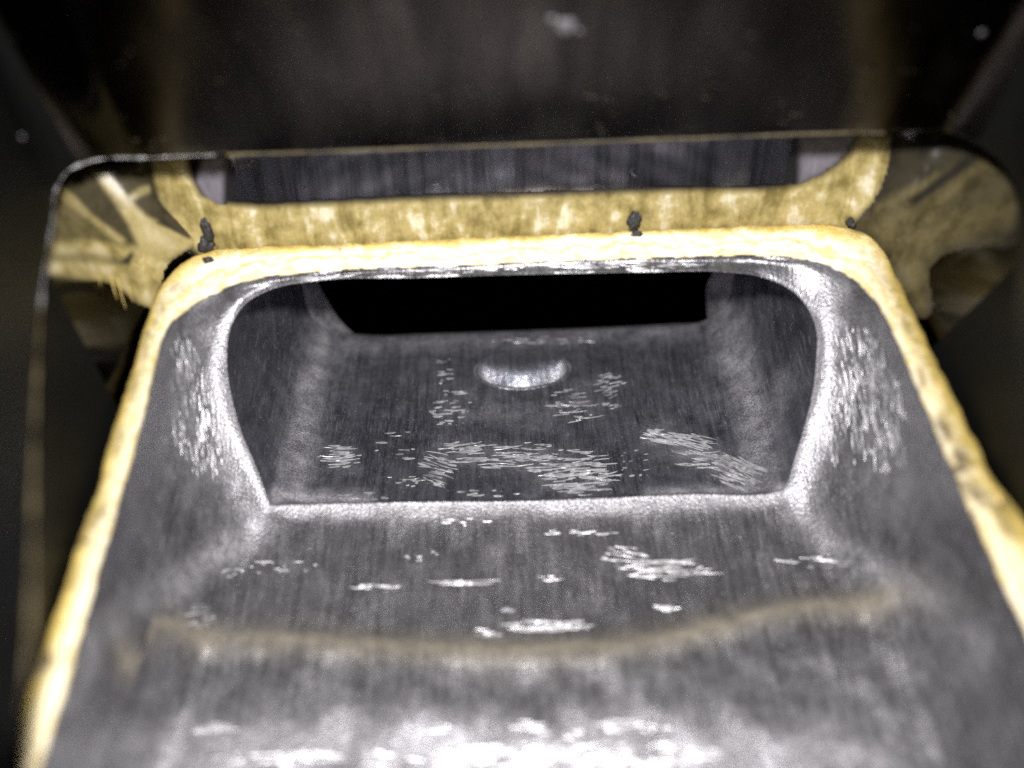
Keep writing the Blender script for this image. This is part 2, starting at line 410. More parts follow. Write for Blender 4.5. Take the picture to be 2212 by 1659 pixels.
for it in range(6):                                   # round the corners between floor and walls
    w = smooth(0.02, 0.5, Td)[:, None, None] * 0.5
    for _ in range(8):
        D = D * (1 - w) + w * 0.5 * (np.roll(D, 1, 1) + np.roll(D, -1, 1))
X, Y = D[..., 0], D[..., 1]
nd = grid_normals(D, True)
und = 0.006 * np.sin(X * 9 + Y * 4) * np.sin(Y * 8 - X * 3) + 0.003 * np.sin(X * 23) * np.sin(Y * 19)
D += nd * (und * smooth(0, 0.1, Td)[:, None])[..., None]
nd = grid_normals(D, True)
mid_b = NL + NT + NR + NBT // 2
if nd[KD // 2, mid_b, 2] < 0: nd = -nd
Vd = D.reshape(-1, 3); Nd = nd.reshape(-1, 3); Fd = grid_faces(KD, NN, True)
f = Fd[(KD // 2) * NN + mid_b]; p = Vd[list(f)]
if np.dot(np.cross(p[1] - p[0], p[2] - p[0]), Nd[f[0]]) < 0: Fd = [tuple(reversed(q)) for q in Fd]
fjd = np.tile(np.arange(NN), KD - 1)
# drilled dimple: opening in the floor, bowl fitted into it
bv = BVHTree.FromPolygons([Vector(v) for v in Vd], Fd)
def hit_duct(vx, vy): return bv.ray_cast(CAM, ray(vx, vy))
dc, dn, _, _ = hit_duct(1128, 800)
DRX, DRY = 0.325, 0.20
cent = np.array([Vd[list(q)].mean(0) for q in Fd])
ins = (((cent[:, 0] - dc.x) / DRX) ** 2 + ((cent[:, 1] - dc.y) / DRY) ** 2) < 0.93
jfloor = fjd >= NL + NT + NR
QD = to_v(Vd)
cast_bright_d = strokes(QD, [([(640, 1040), (650, 960), (665, 880), (680, 800), (700, 730), (720, 640)], 42, 0.72), ([(1640, 1030), (1640, 960), (1625, 880), (1600, 800), (1580, 730), (1555, 620)], 46, 0.70),
                      ([(595, 1070), (700, 1078), (790, 1085)], 22, 0.9), ([(1690, 1050), (1600, 1058), (1400, 1066)], 14, 0.7), ([(740, 745), (900, 740), (1150, 730), (1500, 715)], 22, 0.45),
                      ([(960, 980), (1230, 1000), (1280, 1045), (1180, 1050)], 34, 0.30), ([(1420, 945), (1520, 985), (1600, 1025)], 32, 0.45), ([(735, 990), (740, 991)], 38, 0.3), ([(1000, 880), (1130, 900), (1260, 860)], 40, 0.28), ([(1560, 600), (1545, 700)], 25, 0.8), ([(1690, 820), (1660, 960)], 30, 0.45)])
cast_bright_d *= 1 - 0.9 * np.repeat((Td < 0.02) * 1.0, NN) * 0
def sub_mesh_d(name, keep):
    F = [f for f, k in zip(Fd, keep) if k]; ids = sorted({i for f in F for i in f})
    o = sub_mesh(name, Vd, Fd, keep, M_duct, port, Nd); set_attr(o, 'cast_bright', cast_bright_d[ids]); return o
sub_mesh_d('duct_floor', jfloor & ~ins)['label'] = 'brushed dark duct floor with bright scratch patches'
for lo, hi in ((0, NL), (NL + NT, NL + NT + NR)):
    sub_mesh_d('duct_side_wall', (fjd >= lo) & (fjd < hi))
sub_mesh_d('duct_roof', (fjd >= NL) & (fjd < NL + NT))
DV = []; DF = []; NA = 96
prof = [(1.08, 0.003), (1.015, 0.003), (0.985, -0.004), (0.95, -0.35), (0.86, -0.8), (0.7, -1.0), (0.55, -1.0), (0.4, -1.0), (0.25, -1.0), (0.12, -1.0), (0.04, -1.0)]
for rr, h in prof:
    for k in range(NA):
        a = 2 * math.pi * k / NA
        x, y = dc.x + DRX * rr * math.cos(a), dc.y + DRY * rr * math.sin(a)
        loc, nn, _, _ = bv.ray_cast(Vector((x, y, dc.z + 0.2)), Vector((0, 0, -1)))
        q = -(y - dc.y) / DRY                          # 1 at the near edge, -1 at the far edge
        dep = 0.13 * float(smooth(-0.35, 0.95, q + 0.6 * (rr * math.cos(a)) ** 2)) + 0.002
        if h > 0: h = 0.003 + 0.013 * (rr < 1.05) * float(smooth(0.0, 0.7, q))
        z = loc.z + (h if h > 0 else h * dep)
        DV.append((x, y, z))
DF = grid_faces(len(prof), NA, True); DF = [tuple(reversed(q)) for q in DF]
DV.append(tuple(np.mean(np.array(DV[-NA:]), 0))); DF += [((len(prof) - 1) * NA + k, (len(prof) - 1) * NA + (k + 1) % NA, len(DV) - 1) for k in range(NA)]; DF[-NA:] = [tuple(reversed(q)) for q in DF[-NA:]]
dimple = mesh_from('drilled_dimple', DV, DF, M_duct, port); set_attr(dimple, 'cast_bright', [0.5 * float(smooth(0.0, 0.7, -(v[1] - dc.y) / DRY + 0.9 * ((v[0] - dc.x) / DRX) ** 2)) * (k >= NA) * (1 - 0.9 * math.exp(-(((v[0] - dc.x) / (0.55 * DRX)) ** 2 + ((v[1] - dc.y + 0.2 * DRY) / (0.5 * DRY)) ** 2) ** 2)) for k, v in enumerate(DV)]); dimple['label'] = 'half-round drilled dimple in the middle of the duct floor'  # lit crescent and shaded pit painted in through the attribute
# narrowed end of the duct
ends = np.stack([D[-1] * (1 - t) + ring2 * t for t in np.linspace(0, 1, 8)])
Fe = grid_faces(8, NN, True)
if np.dot(np.cross(*(lambda p: (p[1] - p[0], p[2] - p[0]))(ends.reshape(-1, 3)[list(Fe[mid_b])])), (0, 0, 1)) < 0: Fe = [tuple(reversed(q)) for q in Fe]
set_attr(mesh_from('end_lip', ends.reshape(-1, 3), Fe, M_duct, port), 'cast_bright', np.full(8 * NN, 0.8))
# dark chamber beyond
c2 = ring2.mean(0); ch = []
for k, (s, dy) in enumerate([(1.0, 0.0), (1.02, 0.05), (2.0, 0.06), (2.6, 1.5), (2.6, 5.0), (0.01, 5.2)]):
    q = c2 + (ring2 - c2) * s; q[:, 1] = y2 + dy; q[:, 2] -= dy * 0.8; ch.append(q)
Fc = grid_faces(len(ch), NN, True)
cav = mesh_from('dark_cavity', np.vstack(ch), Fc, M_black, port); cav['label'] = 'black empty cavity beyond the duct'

# ------------------------------------------------------------------ amber gasket rim
rim_out_v = [(5, 1659), (62, 1480), (112, 1340), (160, 1200), (207, 1060), (252, 900), (288, 790), (318, 690), (346, 625), (380, 580),
             (432, 548), (520, 537), (700, 530), (900, 520), (1106, 511), (1300, 503), (1500, 495), (1700, 487), (1800, 487), (1860, 500),
             (1900, 530), (1928, 580), (1962, 645), (2020, 765), (2080, 885), (2138, 1010), (2208, 1115), (2290, 1230), (2340, 1400), (2480, 1659)]
rim_out = extend(np.array([on_z(x, y, 0.0) for x, y in rim_out_v]), -4.7)
oL, oT, oR = split_resample(rim_out, (9, 21), (NL, NT, NR))
oB = resample(np.array([rim_out[-1], rim_out[0]]), NBT)
ringO = np.vstack([oL, oT, oR, oB])
gasket = thing('gasket', 'yellowed amber gasket rim framing the grey port opening', 'gasket')
# fine ring with ragged edges
s = s_ang * 60
w_in = wob(s, 3, 0.004) + rng.normal(0, 0.0022, NN); w_out = wob(s, 5, 0.004) + rng.normal(0, 0.001, NN)
w_in *= 0.7
bite = np.zeros(NN)
for c_, wd, dp in [(0.06, 1.5, 0.015), (0.11, 1.5, 0.02), (0.15, 1.2, 0.025), (0.185, 1.5, 0.03), (0.22, 1.2, 0.035), (0.26, 2, 0.035), (0.31, 2, 0.03), (0.38, 2, 0.03)]:
    bite += dp * np.exp(-((np.arange(NN) - (NL + NT + NR * c_)) / wd) ** 2)
for c_, wd, dp in [(0.80, 3, 0.012), (0.66, 4, 0.015), (0.52, 2, 0.014), (0.45, 5, 0.012), (0.35, 3, 0.015)]:
    bite += dp * np.exp(-((np.arange(NN) - NL * c_) / wd) ** 2)
w_out = w_out + bite
across = ringR - ringO; wid = np.linalg.norm(across, axis=1, keepdims=True); across /= wid
rings = []
for fr_, z in [(0.0, -0.05), (0.0, 0.0), (0.06, 0.012), (0.3, 0.02), (0.42, 0.016), (0.55, 0.022), (0.72, 0.02), (0.8, 0.012), (0.92, 0.014), (1.0, 0.004), (1.0, -0.012)]:
    q = ringO + across * wid * fr_
    q += across * ((1 - fr_) * w_out + fr_ * w_in)[:, None]
    q[:, 2] = z + (0 if z < 0.001 else 1) * wob(s * 0.7, int(fr_ * 100) + 11, 0.003)
    rings.append(q)
Gg = np.stack(rings)
Fg = grid_faces(len(rings), NN, True)
if Vector(np.cross(*(lambda p: (p[1] - p[0], p[2] - p[0]))(Gg.reshape(-1, 3)[list(Fg[4 * NN + NL + 60])]))).z < 0: Fg = [tuple(reversed(q)) for q in Fg]
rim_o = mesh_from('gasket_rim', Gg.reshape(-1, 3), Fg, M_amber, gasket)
at = rim_o.data.attributes.new('across', 'FLOAT', 'POINT')
at.data.foreach_set('value', np.repeat(np.array([0, 0, .06, .3, .42, .55, .72, .8, .92, 1, 1], np.float32), NN))
at = rim_o.data.attributes.new('grime', 'FLOAT', 'POINT')
QR = to_v(Gg.reshape(-1, 3))
sm = strokes(QR, [([(2030, 905), (2048, 945)], 14, 0.9), ([(2068, 975), (2085, 1000)], 16, 1.0), ([(2095, 1040), (2120, 1085)], 15, 1.0), ([(1985, 800), (1995, 830)], 10, 0.6), ([(1950, 690), (1962, 715)], 9, 0.4),
                  ([(2150, 1090), (2180, 1150)], 14, 0.8), ([(228, 1095), (200, 1130)], 12, 0.75), ([(290, 815), (282, 850)], 10, 0.5), ([(318, 745), (310, 770)], 9, 0.35), ([(262, 930), (250, 980)], 9, 0.45), ([(110, 1400), (90, 1460)], 12, 0.5),
                  ([(170, 1240), (160, 1270)], 9, 0.5), ([(345, 662), (352, 668)], 9, 0.35), ([(1840, 498), (1850, 505)], 12, 0.4), ([(700, 536), (760, 534)], 7, 0.25)])
set_attr(rim_o, 'smudge', sm)
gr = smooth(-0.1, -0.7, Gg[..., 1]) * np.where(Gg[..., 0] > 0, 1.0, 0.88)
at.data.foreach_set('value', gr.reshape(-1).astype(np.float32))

# ------------------------------------------------------------------ polished housing round the rim
housing = thing('housing', 'glossy black polished housing walls standing behind and beside the amber rim', 'housing')
edge_v = [(40, 1659), (60, 1400), (70, 1000), (80, 765), (93, 600), (103, 534), (113, 472), (122, 405), (154, 363), (190, 349), (333, 340), (700, 327), (1106, 312),
          (1500, 298), (1900, 287), (2060, 292), (2140, 335), (2185, 395), (2198, 470), (2194, 560), (2192, 700), (2225, 900), (2320, 1200), (2420, 1659)]
def edge_at(z):
    return np.vstack(split_resample(np.array([on_z(x, y, z) for x, y in edge_v]), (6, 10, 14, 18), (60, 40, 60, 40, 60), True))
ZT, ZB = 0.60, 0.92
topr = edge_at(ZT); blk = edge_at(ZB)
bC, bm = catmull(rim_out); nfull = len(rim_out)
def seg(a, b, n, end=False): return resample(bC[bm[a]:bm[b] + 1], n, end)
base = np.vstack([seg(1, 7, 60), seg(7, 11, 40), seg(11, 20, 60), seg(20, 23, 40), seg(23, nfull - 2, 60, True)])
base[:, 2] = -0.04
o2 = base - np.array((0, -2.2, 0)); o2[:, 2] = 0; o2 /= np.linalg.norm(o2, axis=1, keepdims=True)
base = base + o2 * 0.016
NW = len(base)
wall_bvh = []
def walls(grid, parts):
    """front sheet plus an outer sheet 0.06 behind it, cut into named panels with common normals"""
    R = grid.shape[0]
    n = grid_normals(grid, False)
    if (n[R // 2, 130] * o2[130]).sum() > 0: n = -n
    V = grid.reshape(-1, 3); N_ = n.reshape(-1, 3); F = grid_faces(R, NW, False)
    p = V[list(F[130])]
    if np.dot(np.cross(p[1] - p[0], p[2] - p[0]), N_[130]) < 0: F = [tuple(reversed(q)) for q in F]
    fw = np.tile(np.arange(NW - 1), R - 1)
    wall_bvh.append(BVHTree.FromPolygons([Vector(v) for v in V], F))
    nv = len(V); V2 = np.vstack([V, V - N_ * 0.06]); N2 = np.vstack([N_, -N_])
    F2 = F + [tuple(i + nv for i in reversed(q)) for q in F]; fw2 = np.concatenate([fw, fw])
    return [sub_mesh(nm, V2, F2, (fw2 >= a) & (fw2 < b), mt, housing, N2) for nm, a, b, mt in parts]
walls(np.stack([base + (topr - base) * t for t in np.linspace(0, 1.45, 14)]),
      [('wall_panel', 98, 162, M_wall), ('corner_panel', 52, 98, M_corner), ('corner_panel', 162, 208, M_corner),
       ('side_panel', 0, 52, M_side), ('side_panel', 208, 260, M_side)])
lean = math.tan(math.radians(22.5))
wT = np.zeros(NW); wT[100:160] = 1; wT[55:100] = smooth(0, 1, np.linspace(0, 1, 45)); wT[160:205] = 1 - smooth(0, 1, np.linspace(0, 1, 45))
up = []
for h in (0.0, 0.004, 0.012, 0.1, 0.4, 0.8, 1.2, 1.6, 2.0):
    q = blk.copy(); q[:, 2] = ZB + h; q[:, 1] -= h * lean * wT
    q += o2 * 0.012 * (1 - smooth(0, 0.012, h))
    up.append(q)
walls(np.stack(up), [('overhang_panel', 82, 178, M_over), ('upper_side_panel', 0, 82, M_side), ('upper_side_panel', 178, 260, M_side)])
def bead(name, js, mat, r0, r1):
    BV = []
    for j in js:
        c = blk[j] - o2[j] * 0.004
        rr = r0 + r1 * math.sin(j * 0.9) * math.sin(j * 0.37)
        for k in range(6):
            an = k * math.pi / 3
            BV.append(c + o2[j] * rr * math.cos(an) + np.array((0, 0, 1)) * rr * math.sin(an))
    return mesh_from(name, BV, grid_faces(len(js), 6, True), mat, housing)
bead('worn_edge', range(46, 106), M_edge, 0.006, 0.006)
bead('edge_line', range(106, 162), M_edge_line, 0.007, 0.004)  # amber line painted for the rim's reflection in the bevel
bead('edge_line', range(4, 47), M_edge_line, 0.006, 0.005)

# ------------------------------------------------------------------ reflections painted on thin sheets over the walls
M_resin = m_plain('squeezed_resin', (0.36, 0.265, 0.085), 0.4, 0.0, 0.4)
M_dullresin = m_plain('dull_resin', (0.17, 0.135, 0.065), 0.45, 0.0, 0.4)
M_darkresin = m_plain('dark_resin', (0.055, 0.043, 0.018), 0.4, 0.0, 0.4)
def inside(px, py, poly):
    c = False; j = len(poly) - 1
    for i in range(len(poly)):
        (xi, yi), (xj, yj) = poly[i], poly[j]
        if (yi > py) != (yj > py) and px < (xj - xi) * (py - yi) / (yj - yi) + xi: c = not c
        j = i
    return c
def edge_dist(px, py, poly):
    p = np.array((px, py)); a = np.array(poly, float); b = np.roll(a, -1, 0); ab = b - a
    t = np.clip(((p - a) * ab).sum(1) / ((ab ** 2).sum(1) + 1e-9), 0, 1)
    return np.linalg.norm(a + ab * t[:, None] - p, axis=1).min()
def film(name, poly, bvh, mat, parent, thick=0.012, step=3.5, lift=0.003, pad=0.0):
    """a lumpy film of real thickness lying on the surface inside the outline"""
    poly = [tuple(q) for q in catmull(np.array([(x, y, 0) for x, y in poly + [poly[0]]]), 6)[0][:-1, :2]]
    xs = np.arange(min(p[0] for p in poly) - step - pad, max(p[0] for p in poly) + 2 * step + pad, step)
    ys = np.arange(min(p[1] for p in poly) - step - pad, max(p[1] for p in poly) + 2 * step + pad, step)
    idx = {}; V = []
    def vert(i, j):
        if (i, j) in idx: return idx[i, j]
        x, y = xs[i], ys[j]
        h = bvh.ray_cast(CAM, ray(x, y))
        if h[0] is None: idx[i, j] = None; return None
        n = h[1] if h[1].dot(CAM - h[0]) > 0 else -h[1]
        d = edge_dist(x, y, poly) if inside(x, y, poly) else 0
        t = lift + thick * float(smooth(0, 4 * step, d)) * (0.75 + 0.25 * math.sin(x * 0.11) * math.cos(y * 0.13))
        V.append(h[0] + n * t); idx[i, j] = len(V) - 1; return idx[i, j]
    F = []
    for i in range(len(xs) - 1):
        for j in range(len(ys) - 1):
            cx_, cy_ = xs[i] + step / 2, ys[j] + step / 2
            if inside(cx_, cy_, poly) or (pad and edge_dist(cx_, cy_, poly) < pad):
                q = [vert(i, j), vert(i, j + 1), vert(i + 1, j + 1), vert(i + 1, j)]
                if None not in q:
                    pts = [V[k] for k in q]
                    if max((pts[0] - pts[2]).length, (pts[1] - pts[3]).length) < 0.2: F.append(q)
    return mesh_from(name, V, F, mat, parent) if F else None
def c7(P): return [(x * 0.3086, 256 + y * 0.3086) for x, y in P]
def c8(P): return [(1621 + x * 0.3087, 171 + y * 0.3087) for x, y in P]
WB = wall_bvh[0]
def m_refl(name='amber_reflection_film', grey=None):
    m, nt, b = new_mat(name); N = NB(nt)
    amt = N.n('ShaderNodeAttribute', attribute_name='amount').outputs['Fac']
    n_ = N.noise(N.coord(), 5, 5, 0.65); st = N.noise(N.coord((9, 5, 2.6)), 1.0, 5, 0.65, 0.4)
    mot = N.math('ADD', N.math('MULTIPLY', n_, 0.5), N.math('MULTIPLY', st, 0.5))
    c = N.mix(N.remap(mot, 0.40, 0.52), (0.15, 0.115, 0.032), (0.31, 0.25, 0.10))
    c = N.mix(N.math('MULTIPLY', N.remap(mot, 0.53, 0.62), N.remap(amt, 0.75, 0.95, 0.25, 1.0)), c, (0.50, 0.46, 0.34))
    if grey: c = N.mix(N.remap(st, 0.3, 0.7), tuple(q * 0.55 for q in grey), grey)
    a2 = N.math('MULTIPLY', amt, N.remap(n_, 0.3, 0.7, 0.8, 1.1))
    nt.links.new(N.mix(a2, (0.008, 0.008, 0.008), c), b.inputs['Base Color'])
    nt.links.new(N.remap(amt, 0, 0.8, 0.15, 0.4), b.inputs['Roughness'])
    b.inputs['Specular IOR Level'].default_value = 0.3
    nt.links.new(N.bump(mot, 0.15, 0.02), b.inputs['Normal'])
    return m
M_refl = m_refl(); M_refl_grey = m_refl('lilac_grey_reflection', (0.17, 0.155, 0.18))
def refl_film(name, area, strokes, step=5.0, lift=0.004, pad=0.0, mat=None):
    """reflections painted on the wall: one sheet, its density given by soft strokes"""
    o = film(name, area, WB, mat or M_refl, gasket if mat is None else housing, 0.003, step, lift, pad)
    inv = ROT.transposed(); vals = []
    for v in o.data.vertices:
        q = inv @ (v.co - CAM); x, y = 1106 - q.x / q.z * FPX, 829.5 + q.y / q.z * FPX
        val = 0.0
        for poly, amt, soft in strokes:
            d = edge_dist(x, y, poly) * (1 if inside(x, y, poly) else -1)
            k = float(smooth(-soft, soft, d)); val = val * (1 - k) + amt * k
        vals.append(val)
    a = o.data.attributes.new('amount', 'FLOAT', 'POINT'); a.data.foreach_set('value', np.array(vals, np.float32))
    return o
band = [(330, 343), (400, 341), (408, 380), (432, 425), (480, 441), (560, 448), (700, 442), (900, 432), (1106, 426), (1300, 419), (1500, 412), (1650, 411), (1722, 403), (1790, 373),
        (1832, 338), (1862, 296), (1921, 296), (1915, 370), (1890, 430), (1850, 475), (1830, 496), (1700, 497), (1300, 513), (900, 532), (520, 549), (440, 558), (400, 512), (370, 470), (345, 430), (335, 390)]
o = refl_film('painted_reflection', band, [(band, 0.95, 11)], 4.0, 0.004, 11.0); o['label'] = 'mottled yellow painted reflection along the foot of the far wall'
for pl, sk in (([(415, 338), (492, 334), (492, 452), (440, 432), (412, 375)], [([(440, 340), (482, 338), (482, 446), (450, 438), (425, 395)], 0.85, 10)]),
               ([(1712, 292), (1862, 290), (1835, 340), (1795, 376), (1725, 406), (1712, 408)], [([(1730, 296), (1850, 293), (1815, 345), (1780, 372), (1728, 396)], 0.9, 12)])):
    refl_film('painted_grey_reflection', pl, sk, 4.0, 0.0025, 0.0, M_refl_grey)  # paints the collar corners' reflections on the far wall
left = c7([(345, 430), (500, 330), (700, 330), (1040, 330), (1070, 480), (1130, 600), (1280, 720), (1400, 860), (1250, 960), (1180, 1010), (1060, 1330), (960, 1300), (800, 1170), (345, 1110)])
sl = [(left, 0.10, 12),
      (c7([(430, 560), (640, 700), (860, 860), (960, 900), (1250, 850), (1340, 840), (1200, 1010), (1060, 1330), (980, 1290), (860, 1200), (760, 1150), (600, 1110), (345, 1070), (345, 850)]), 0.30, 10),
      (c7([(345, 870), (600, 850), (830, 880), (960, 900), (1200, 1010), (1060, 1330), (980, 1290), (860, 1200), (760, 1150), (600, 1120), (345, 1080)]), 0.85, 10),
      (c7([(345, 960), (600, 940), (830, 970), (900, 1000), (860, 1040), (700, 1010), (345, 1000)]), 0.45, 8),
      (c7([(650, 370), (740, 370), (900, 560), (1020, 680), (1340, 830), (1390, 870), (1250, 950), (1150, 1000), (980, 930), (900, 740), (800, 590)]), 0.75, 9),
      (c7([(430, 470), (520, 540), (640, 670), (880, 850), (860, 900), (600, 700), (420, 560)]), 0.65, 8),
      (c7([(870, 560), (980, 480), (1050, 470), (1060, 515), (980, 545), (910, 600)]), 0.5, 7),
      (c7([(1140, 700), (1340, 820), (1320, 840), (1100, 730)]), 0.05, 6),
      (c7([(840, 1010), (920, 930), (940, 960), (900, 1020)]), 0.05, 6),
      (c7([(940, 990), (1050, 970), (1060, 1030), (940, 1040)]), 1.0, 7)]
o = refl_film('painted_reflection', left, sl, 4.0); o['label'] = 'amber painted reflection spread in the left corner with a dark bar across it'
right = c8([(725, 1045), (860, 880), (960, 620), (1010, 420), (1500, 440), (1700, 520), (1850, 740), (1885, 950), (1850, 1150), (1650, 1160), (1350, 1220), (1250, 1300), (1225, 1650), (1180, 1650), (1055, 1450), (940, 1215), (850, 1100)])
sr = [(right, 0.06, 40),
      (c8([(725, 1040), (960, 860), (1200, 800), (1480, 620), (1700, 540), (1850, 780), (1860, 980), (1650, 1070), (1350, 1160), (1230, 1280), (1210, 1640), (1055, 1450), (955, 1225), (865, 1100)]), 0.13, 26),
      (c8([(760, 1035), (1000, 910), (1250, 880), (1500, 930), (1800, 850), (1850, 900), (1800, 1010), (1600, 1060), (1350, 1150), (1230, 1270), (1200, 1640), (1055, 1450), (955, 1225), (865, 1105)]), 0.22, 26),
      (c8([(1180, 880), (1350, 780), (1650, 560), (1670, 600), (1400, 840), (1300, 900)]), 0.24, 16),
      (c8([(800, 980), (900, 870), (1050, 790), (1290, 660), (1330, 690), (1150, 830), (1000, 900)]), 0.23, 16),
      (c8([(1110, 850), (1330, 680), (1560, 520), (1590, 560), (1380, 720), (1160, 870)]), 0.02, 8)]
o = refl_film('painted_reflection', right, sr, 5.0, 0.004, 6.0); o['label'] = 'dull olive painted reflection fading out in the right corner'

# ------------------------------------------------------------------ tool scratches of bare metal
surf = {'duct': BVHTree.FromPolygons([Vector(v) for v in Vd], Fd),
        'basin': BVHTree.FromPolygons([Vector(v) for v in Vf], Ff)}
heap = {'duct': ([], []), 'basin': ([], []), 'collar': ([], [])}
def scratch_patch(where, cx, cy, w, h, n, ln, ang=0.0, th=2.7, key=None):
    bvh = surf[where]; V, F = heap[where if not key else key]
    for _ in range(int(n * 1.5)):
        a = rng.uniform(0, 6.28); q = math.sqrt(rng.uniform(0, 1)); x, y = cx + w * q * math.cos(a), cy + h * q * math.sin(a)
        L = ln * min(1.7, 0.62 * math.exp(rng.normal(0, 0.5))) * (1 - 0.3 * q)
        t = math.radians(-ang + rng.normal(0, 4)); bow = rng.uniform(-0.03, 0.06) * L
        tt = th * rng.uniform(0.3, 1.4); k = 6; top = []; bot = []; mid = []
        ok = True
        for i in range(k + 1):
            u_ = i / k * 2 - 1
            wdt = tt * (1 - u_ * u_) ** 0.7 * (0.7 + 0.5 * rng.uniform())
            px = x + L / 2 * u_ * math.cos(t) - bow * (1 - u_ * u_) * math.sin(t) * 1.0
            py = y + L / 2 * u_ * math.sin(t) + bow * (1 - u_ * u_) * math.cos(t)
            row = []
            for sgn in (-1, 0, 1):
                hh = bvh.ray_cast(CAM, ray(px - sgn * wdt / 2 * math.sin(t), py + sgn * wdt / 2 * math.cos(t)))
                if hh[0] is None: ok = False; break
                nn = hh[1] if hh[1].dot(CAM - hh[0]) > 0 else -hh[1]
                # a burr raised towards the tool's far side: its near facet is the bright one
                row.append(hh[0] + nn * (0.0015 if sgn else 0.003) if sgn != -1 else hh[0] + nn * 0.0035)
            if not ok: break
            mid.append(row)
        if not ok: continue
        pts = [p for r_ in mid for p in r_]
        if max((pts[i + 3] - pts[i]).length for i in range(0, len(pts) - 3)) > 0.15: continue
        b0 = len(V); V += pts
        for i in range(k):
            for c in range(2): F.append((b0 + i * 3 + c, b0 + i * 3 + c + 1, b0 + i * 3 + c + 4, b0 + i * 3 + c + 3))
D_ = 'duct'; B_ = 'basin'
for a in [(735, 990, 44, 30, 22, 44, 3), (975, 885, 44, 42, 22, 34, 2), (960, 800, 20, 34, 9, 18, 0), (1000, 968, 42, 16, 12, 60, 6), (1060, 985, 70, 26, 24, 62, 2),
          (1155, 975, 46, 22, 14, 46, 0), (1215, 1000, 105, 30, 44, 66, 3), (1250, 1040, 84, 30, 42, 60, 4), (945, 1015, 32, 36, 30, 42, -14), (1240, 870, 52, 44, 20, 52, 5),
          (1320, 832, 28, 26, 16, 30, 14), (1318, 876, 18, 8, 5, 26, 6), (1430, 942, 36, 16, 22, 46, -10), (1490, 960, 46, 22, 34, 52, -14), (1525, 995, 50, 20, 24, 60, -2),
          (1595, 1020, 46, 34, 60, 58, -22), (870, 1040, 40, 14, 8, 40, 4), (1060, 1066, 80, 8, 8, 40, 2), (790, 1072, 80, 8, 9, 44, 1), (1180, 735, 120, 8, 10, 40, 2),
          (850, 960, 60, 40, 8, 20, 0), (1380, 1000, 40, 40, 8, 16, 10)]:
    scratch_patch(D_, *a)
for a in [(1440, 1232, 95, 22, 26, 80, 2), (1350, 1198, 50, 18, 10, 56, -8), (1190, 1352, 90, 14, 24, 70, 2), (1050, 1366, 30, 8, 6, 36, 0), (1450, 1314, 24, 8, 7, 40, 0),
          (1095, 1320, 12, 6, 3, 20, 0), (430, 1332, 34, 30, 18, 34, 5), (830, 1268, 64, 6, 8, 60, 1), (1010, 1258, 64, 6, 8, 70, 1), (1180, 1250, 30, 5, 3, 40, 0),
          (1000, 1128, 60, 8, 6, 40, 2), (1250, 1150, 80, 8, 8, 45, 2), (600, 1222, 110, 20, 12, 22, 0), (500, 1240, 36, 10, 5, 30, 4), (930, 1205, 60, 14, 5, 16, 0),
          (1760, 1215, 100, 12, 10, 40, 0)]:
    scratch_patch(B_, *a, 2.8)
for a in [(450, 1575, 44, 12, 8, 70, 0), (960, 1575, 34, 10, 6, 56, 0), (1150, 1572, 40, 16, 8, 60, 0), (1240, 1588, 26, 8, 4, 44, 0), (1340, 1565, 50, 14, 9, 66, 0), (1420, 1575, 34, 9, 5, 46, 0),
          (1250, 1632, 320, 30, 90, 70, 2), (700, 1640, 240, 18, 24, 60, 0)]:
    scratch_patch(B_, *a, 3.5)
for cx, cy, w, h, n, L, an in [(430, 890, 58, 135, 90, 46, -84), (395, 800, 36, 70, 34, 36, -80), (455, 960, 30, 70, 26, 40, -84),
                               (1850, 820, 70, 110, 90, 44, 97), (1885, 900, 70, 120, 80, 50, 96), (1920, 970, 40, 50, 18, 46, 96), (1800, 930, 26, 70, 24, 36, 100)]:
    scratch_patch(B_, cx, cy, w, h, n, L, an, 1.3, 'collar')
scratch_patch(B_, 700, 596, 90, 8, 14, 44, 6, 2.2, 'collar'); scratch_patch(B_, 1300, 574, 220, 8, 34, 44, 2, 2.2, 'collar'); scratch_patch(B_, 1000, 584, 120, 6, 10, 40, 2, 2.0, 'collar')

for k_, lab in (('duct', 'bright horizontal tool scratches on the duct floor'), ('basin', 'blurred bright nicks on the near basin floor'), ('collar', 'fine bright streaks on the flared collar')):
    o = mesh_from('tool_scratches', *heap[k_], M_scratch, port, smooth_shade=False); o['kind'] = 'stuff'; o['label'] = lab

# ------------------------------------------------------------------ carbon crumbs stuck at the joint, fibres, burr
def crumb(label, spots):
    V = []; F = []
    for vx, vy, rx, rz, plane in spots:
        c = on_plane(vx, vy, (0, -0.03, 0), (0, 1, 0)) if plane == 'wall' else on_z(vx, vy, 0.03)  # wall lumps model the crumbs' reflections as solid pieces
        n0 = len(V); nu, nv = 14, 9
        for i in range(nv):
            ph = math.pi * i / (nv - 1)
            for k in range(nu):
                a = 2 * math.pi * k / nu
                r_ = 1 + 0.18 * math.sin(3 * a + i + vx) + 0.12 * math.sin(5 * a - 2 * i + vy)
                V.append((c[0] + rx * r_ * math.sin(ph) * math.cos(a), c[1] + min(rx, rz) * 0.8 * r_ * math.sin(ph) * math.sin(a), c[2] + rz * r_ * math.cos(ph)))
        F += [tuple(q + n0 for q in f) for f in grid_faces(nv, nu, True)]
    o = mesh_from('carbon_crumb', V, F, M_carbon)
    o['label'] = label; o['category'] = 'crumb'; o['group'] = 'black carbon crumbs at the top of the gasket'
    return o
crumb('black carbon crumb with its modelled reflection at the left end of the gasket top edge', [(448, 500, 0.032, 0.085, 'wall'), (444, 530, 0.05, 0.06, 'wall'), (449, 562, 0.032, 0.022, 'rim')])
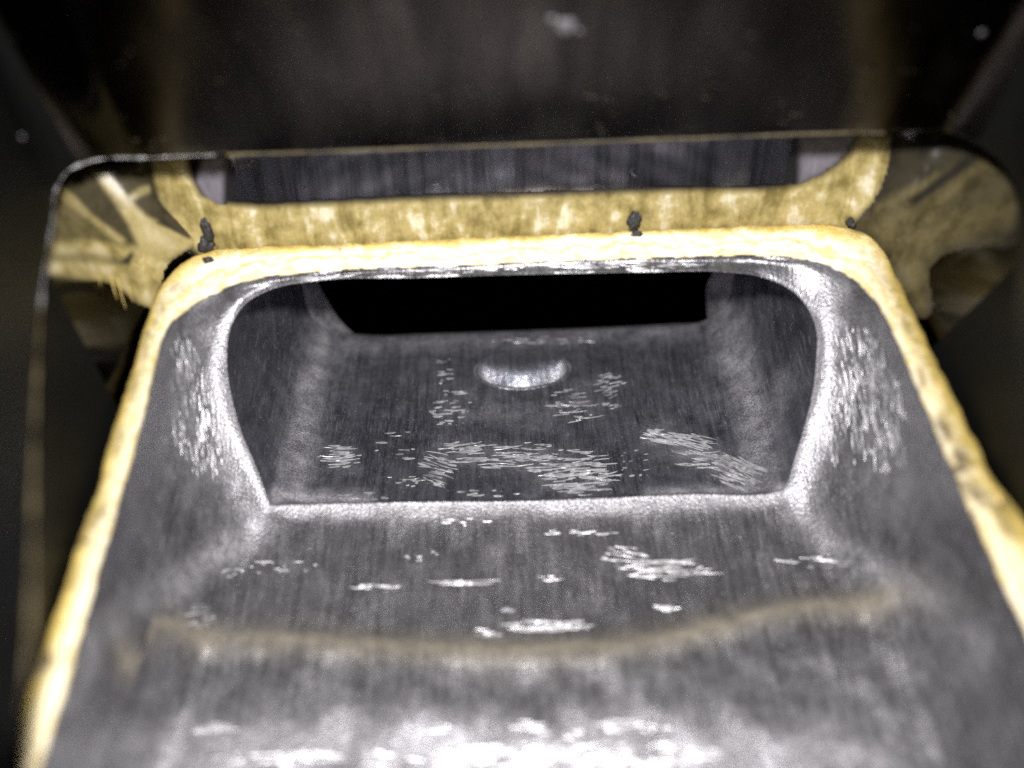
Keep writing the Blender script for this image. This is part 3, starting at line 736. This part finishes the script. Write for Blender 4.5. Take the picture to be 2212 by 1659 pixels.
crumb('round black carbon crumb with its modelled reflection midway along the right half of the gasket top edge', [(1370, 474, 0.04, 0.05, 'wall'), (1367, 489, 0.026, 0.03, 'wall'), (1375, 506, 0.034, 0.02, 'rim')])
crumb('smallest black carbon crumb with its modelled reflection near the right corner of the gasket', [(1836, 480, 0.024, 0.03, 'wall'), (1843, 487, 0.018, 0.015, 'rim')])
def fibre(P, r, mat, name, parent):
    C = catmull(np.array([np.array(WB.ray_cast(CAM, ray(x, y))[0]) + np.array((0.03, -0.03, 0.03)) * k for x, y, k in P]), 8)[0]
    V = []
    for i, c in enumerate(C):
        rr = r * (1 - 0.8 * i / len(C))
        for k in range(5): V.append(c + rr * np.array((math.cos(k * 1.2566), 0.3 * math.sin(k * 1.2566), math.sin(k * 1.2566))))
    return mesh_from(name, V, grid_faces(len(C), 5, True), mat, parent)
for x, y, dx, ln, r in [(238, 608, 8, 40, 0.008), (252, 612, 12, 56, 0.007), (276, 628, 4, 26, 0.006), (214, 604, -4, 16, 0.006)]:
    fibre([(x, y - 8, 0.4), (x + dx * 0.5, y + ln * 0.5, 0.8), (x + dx, y + ln, 1.2)], r, M_resin, 'frayed_fibre', gasket)

# specks and drips
film('resin_drip', [(2050, 985), (2085, 1005), (2120, 1035), (2165, 1085), (2172, 1108), (2150, 1108), (2128, 1075), (2100, 1048), (2065, 1010)], BVHTree.FromPolygons([Vector((-6, -6, -0.02)), Vector((6, -6, -0.02)), Vector((6, 2, -0.02)), Vector((-6, 2, -0.02))], [(0, 1, 2, 3)]), M_resin, gasket, 0.05)
UB = wall_bvh[1]; V = []; F = []
for vx, vy, r in [(1222, 52, 0.045), (1192, 40, 0.02), (1252, 66, 0.016), (46, 296, 0.012), (2120, 70, 0.016)]:  # small pale lumps on the upper panels
    h = UB.ray_cast(CAM, ray(vx, vy))
    if h[0] is None: continue
    n0 = len(V)
    for i in range(7):
        ph = math.pi * i / 6
        for k in range(12):
            a = math.pi / 6 * k; q = r * (1 + 0.2 * math.sin(3 * a + vx))
            V.append(h[0] + Vector((q * math.sin(ph) * math.cos(a), q * 0.5 * math.sin(ph) * math.sin(a), q * math.cos(ph))))
    F += [tuple(q + n0 for q in f) for f in grid_faces(7, 12, True)]
o = mesh_from('wall_specks', V, F, m_plain('pale_speck', (0.05, 0.047, 0.05), 0.45), housing); o['kind'] = 'stuff'
